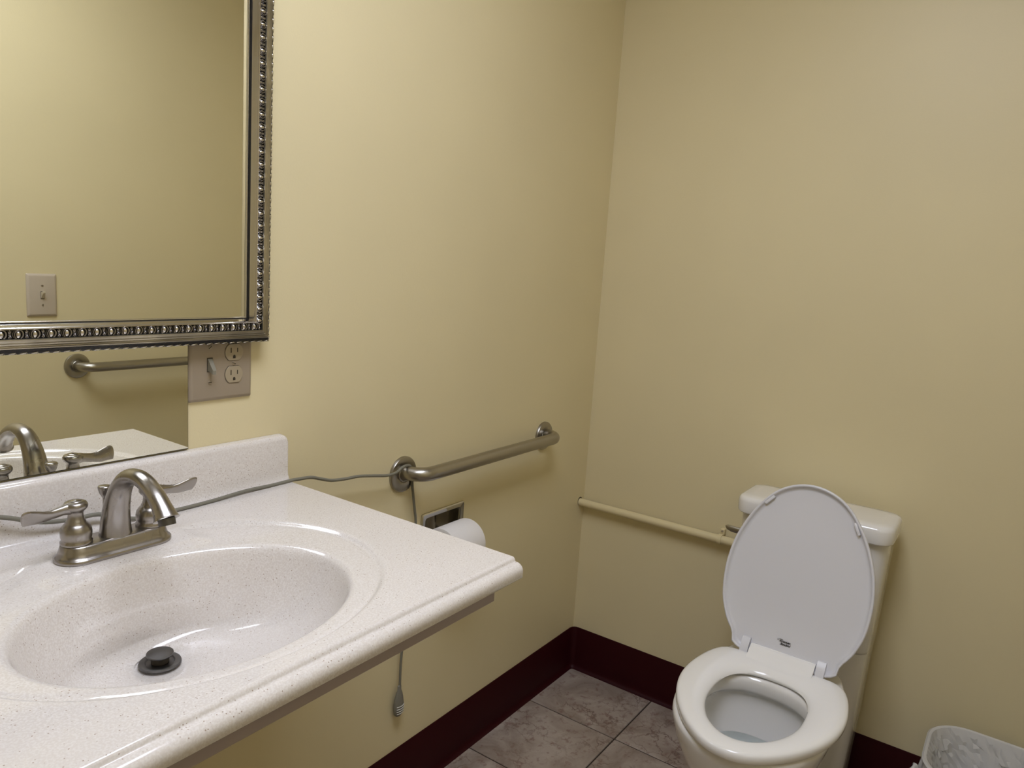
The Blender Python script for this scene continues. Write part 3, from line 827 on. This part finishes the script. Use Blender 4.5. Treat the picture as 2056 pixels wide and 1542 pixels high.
for sg, vv, uu in ((1, .352, .0935), (-1, .330, .1075)):
    cx = Vector((0, 0, 0)); a = radians(-48 * sg) if sg > 0 else radians(58)
    bm = bmesh.new(); add_box(bm, (-.0035, -.0145, 0), (.0035, .0145, .011), .002, 2)
    ang = radians(40) if sg > 0 else radians(-28)
    for v_ in bm.verts:
        x, y, z = v_.co
        u2 = uu * sg + x * cos(ang) - y * sin(ang); v2 = vv + x * sin(ang) + y * cos(ang)
        u2 = uu * sg + x * cos(ang) + (-y * sin(ang)); 
        v_.co = lp(u2, v2, -.004 + z)
    finish('bumper', bm, 'lid_plastic', ld)
for sg in (1, -1):
    bm = bmesh.new(); a0, a1 = (.077, .096)
    lo3, hi3 = (a0 * sg, a1 * sg) if sg > 0 else (a1 * sg, a0 * sg)
    pr = [(-.022, -.008), (.0185, -.008), (.0185, .004), (.012, .0085), (-.006, .0155), (-.018, .0155), (-.022, .010)]
    rings = [[lp(u, v, n) for v, n in pr] for u in (lo3, lo3 + .0012, hi3 - .0012, hi3)]
    finish('hinge_arm', add_loft(bm, rings), 'lid_plastic', ld, smooth=40)
# maker's script on the underside of the lid, two lines
def script(body, size, u, v):
    cu = bpy.data.curves.new('lettering', 'FONT'); cu.body = body; cu.size = size; cu.shear = .45
    cu.extrude = .0001; cu.offset = .00012; cu.space_character = .86
    t = bpy.data.objects.new('lettering_curve', cu); COL.objects.link(t)
    bpy.context.view_layer.update()
    me = bpy.data.meshes.new_from_object(t.evaluated_get(bpy.context.evaluated_depsgraph_get()))
    bpy.data.objects.remove(t, do_unlink=True)
    for vx in me.vertices:
        vx.co = lp(u - vx.co.x, v + vx.co.y, -.0026 + vx.co.z)
    return me
bm = bmesh.new()
for body, size, u, v in (('American', .0075, .0150, .0315), ('Standard', .0075, .0120, .0250)):
    bm.from_mesh(script(body, size, u, v))
add_tube(bm, [lp(.0190, .0350, -.0024), lp(.012, .0378, -.0024), lp(.006, .0372, -.0024)], .0005, 5)
finish('lettering', bm, 'ink', ld, smooth=None)

# ------------------------------------------------------------------ waste bin and liner
BZ = .285
wb = thing('waste_bin', 'pale grey plastic waste bin against far wall right of the toilet', 'bin', (-.185, -1.2, 0))
def bin_ring(ins, z, k=8): return [(x, y, z) for x, y in rrect(-.315 + ins, -.048 - ins, -1.345 + ins, -1.055 - ins, .085 - ins * .6, k)]

loft('body', [bin_ring(.035, 0), bin_ring(.033, .004), bin_ring(.006, BZ - .03), bin_ring(.003, BZ - .012), bin_ring(0, BZ - .009), bin_ring(-.001, BZ - .003), bin_ring(.0015, BZ), bin_ring(.005, BZ - .002), bin_ring(.006, BZ - .02), bin_ring(.036, .008)], 'bin', wb)
import random as _r
rn = _r.Random(3)
def crinkle(ring, amp, seed):
    q = _r.Random(seed); n = len(ring)
    ph = [(q.uniform(0, 6.28), q.randint(5, 19), q.uniform(.3, 1)) for _ in range(5)]
    cx = sum(p[0] for p in ring) / n; cy = sum(p[1] for p in ring) / n
    out = []
    for i, (x, y, z) in enumerate(ring):
        t = 2 * pi * i / n; d = sum(a * sin(f * t + p) for p, f, a in ph) / 2.5
        r = hypot(x - cx, y - cy)
        out.append((x + (x - cx) / r * d * amp, y + (y - cy) / r * d * amp, z + d * amp * .6))
    return out
K = 8
def even(ring, n=110):
    P = [Vector(p) for p in ring] + [Vector(ring[0])]; L = [0]
    for a_, b_ in zip(P, P[1:]): L.append(L[-1] + (b_ - a_).length)
    out = []; j = 0
    for i in range(n):
        d_ = L[-1] * i / n
        while L[j + 1] < d_: j += 1
        out.append(tuple(P[j].lerp(P[j + 1], (d_ - L[j]) / max(1e-9, L[j + 1] - L[j]))))
    return out
_br = bin_ring
def bin_ring(ins, z, k=8): return even(_br(ins, z, k))
lin = [crinkle(bin_ring(-.008, BZ - .065, K), .0035, 1), crinkle(bin_ring(-.006, BZ - .035, K), .0028, 2), bin_ring(-.0032, BZ - .010, K), bin_ring(-.0028, BZ - .001, K), bin_ring(.001, BZ + .0022, K), bin_ring(.0065, BZ + .0006, K)]
for q in range(22):
    f = q / 21
    lin.append(crinkle(bin_ring(.0105 + .065 * f, BZ - .012 - .215 * f, K), .0015 + .006 * min(1, f * 3), 4 + q // 4))
bl = thing('bin_liner', 'clear crinkled plastic bag lining the pale grey waste bin', 'bag', (-.185, -1.2, .05))
bm = add_loft(bmesh.new(), lin, False, True)
bmesh.ops.recalc_face_normals(bm, faces=bm.faces)
tri = [v for v in bm.verts if v.co.z < BZ - .008]
for v in tri:                          # sharp random creases of thin film
    cx, cy = v.co.x + .1815, v.co.y + 1.2; r = hypot(cx, cy)
    k = rn.uniform(-1, 1) * .0065
    if v.co.z < BZ - .02 or True:
        v.co.x -= cx / r * abs(k); v.co.y -= cy / r * abs(k); v.co.z += rn.uniform(-.003, .003)
bmesh.ops.triangulate(bm, faces=bm.faces, quad_method='ALTERNATE')
finish('bag', bm, 'film', bl, smooth=24, fix=False)
# knotted slack of the bag at the near left corner
kp = spline([(-.275, -1.049, BZ - .012), (-.290, -1.040, BZ - .020), (-.305, -1.030, BZ - .036), (-.312, -1.027, BZ - .055), (-.322, -1.022, BZ - .070)], 4)
tube('knot', kp, [(.010 + .004 * sin(i * 1.3), .006 + .003 * sin(i * 2.1)) for i in range(len(kp))], 'film', bl, n=14, smooth=75)
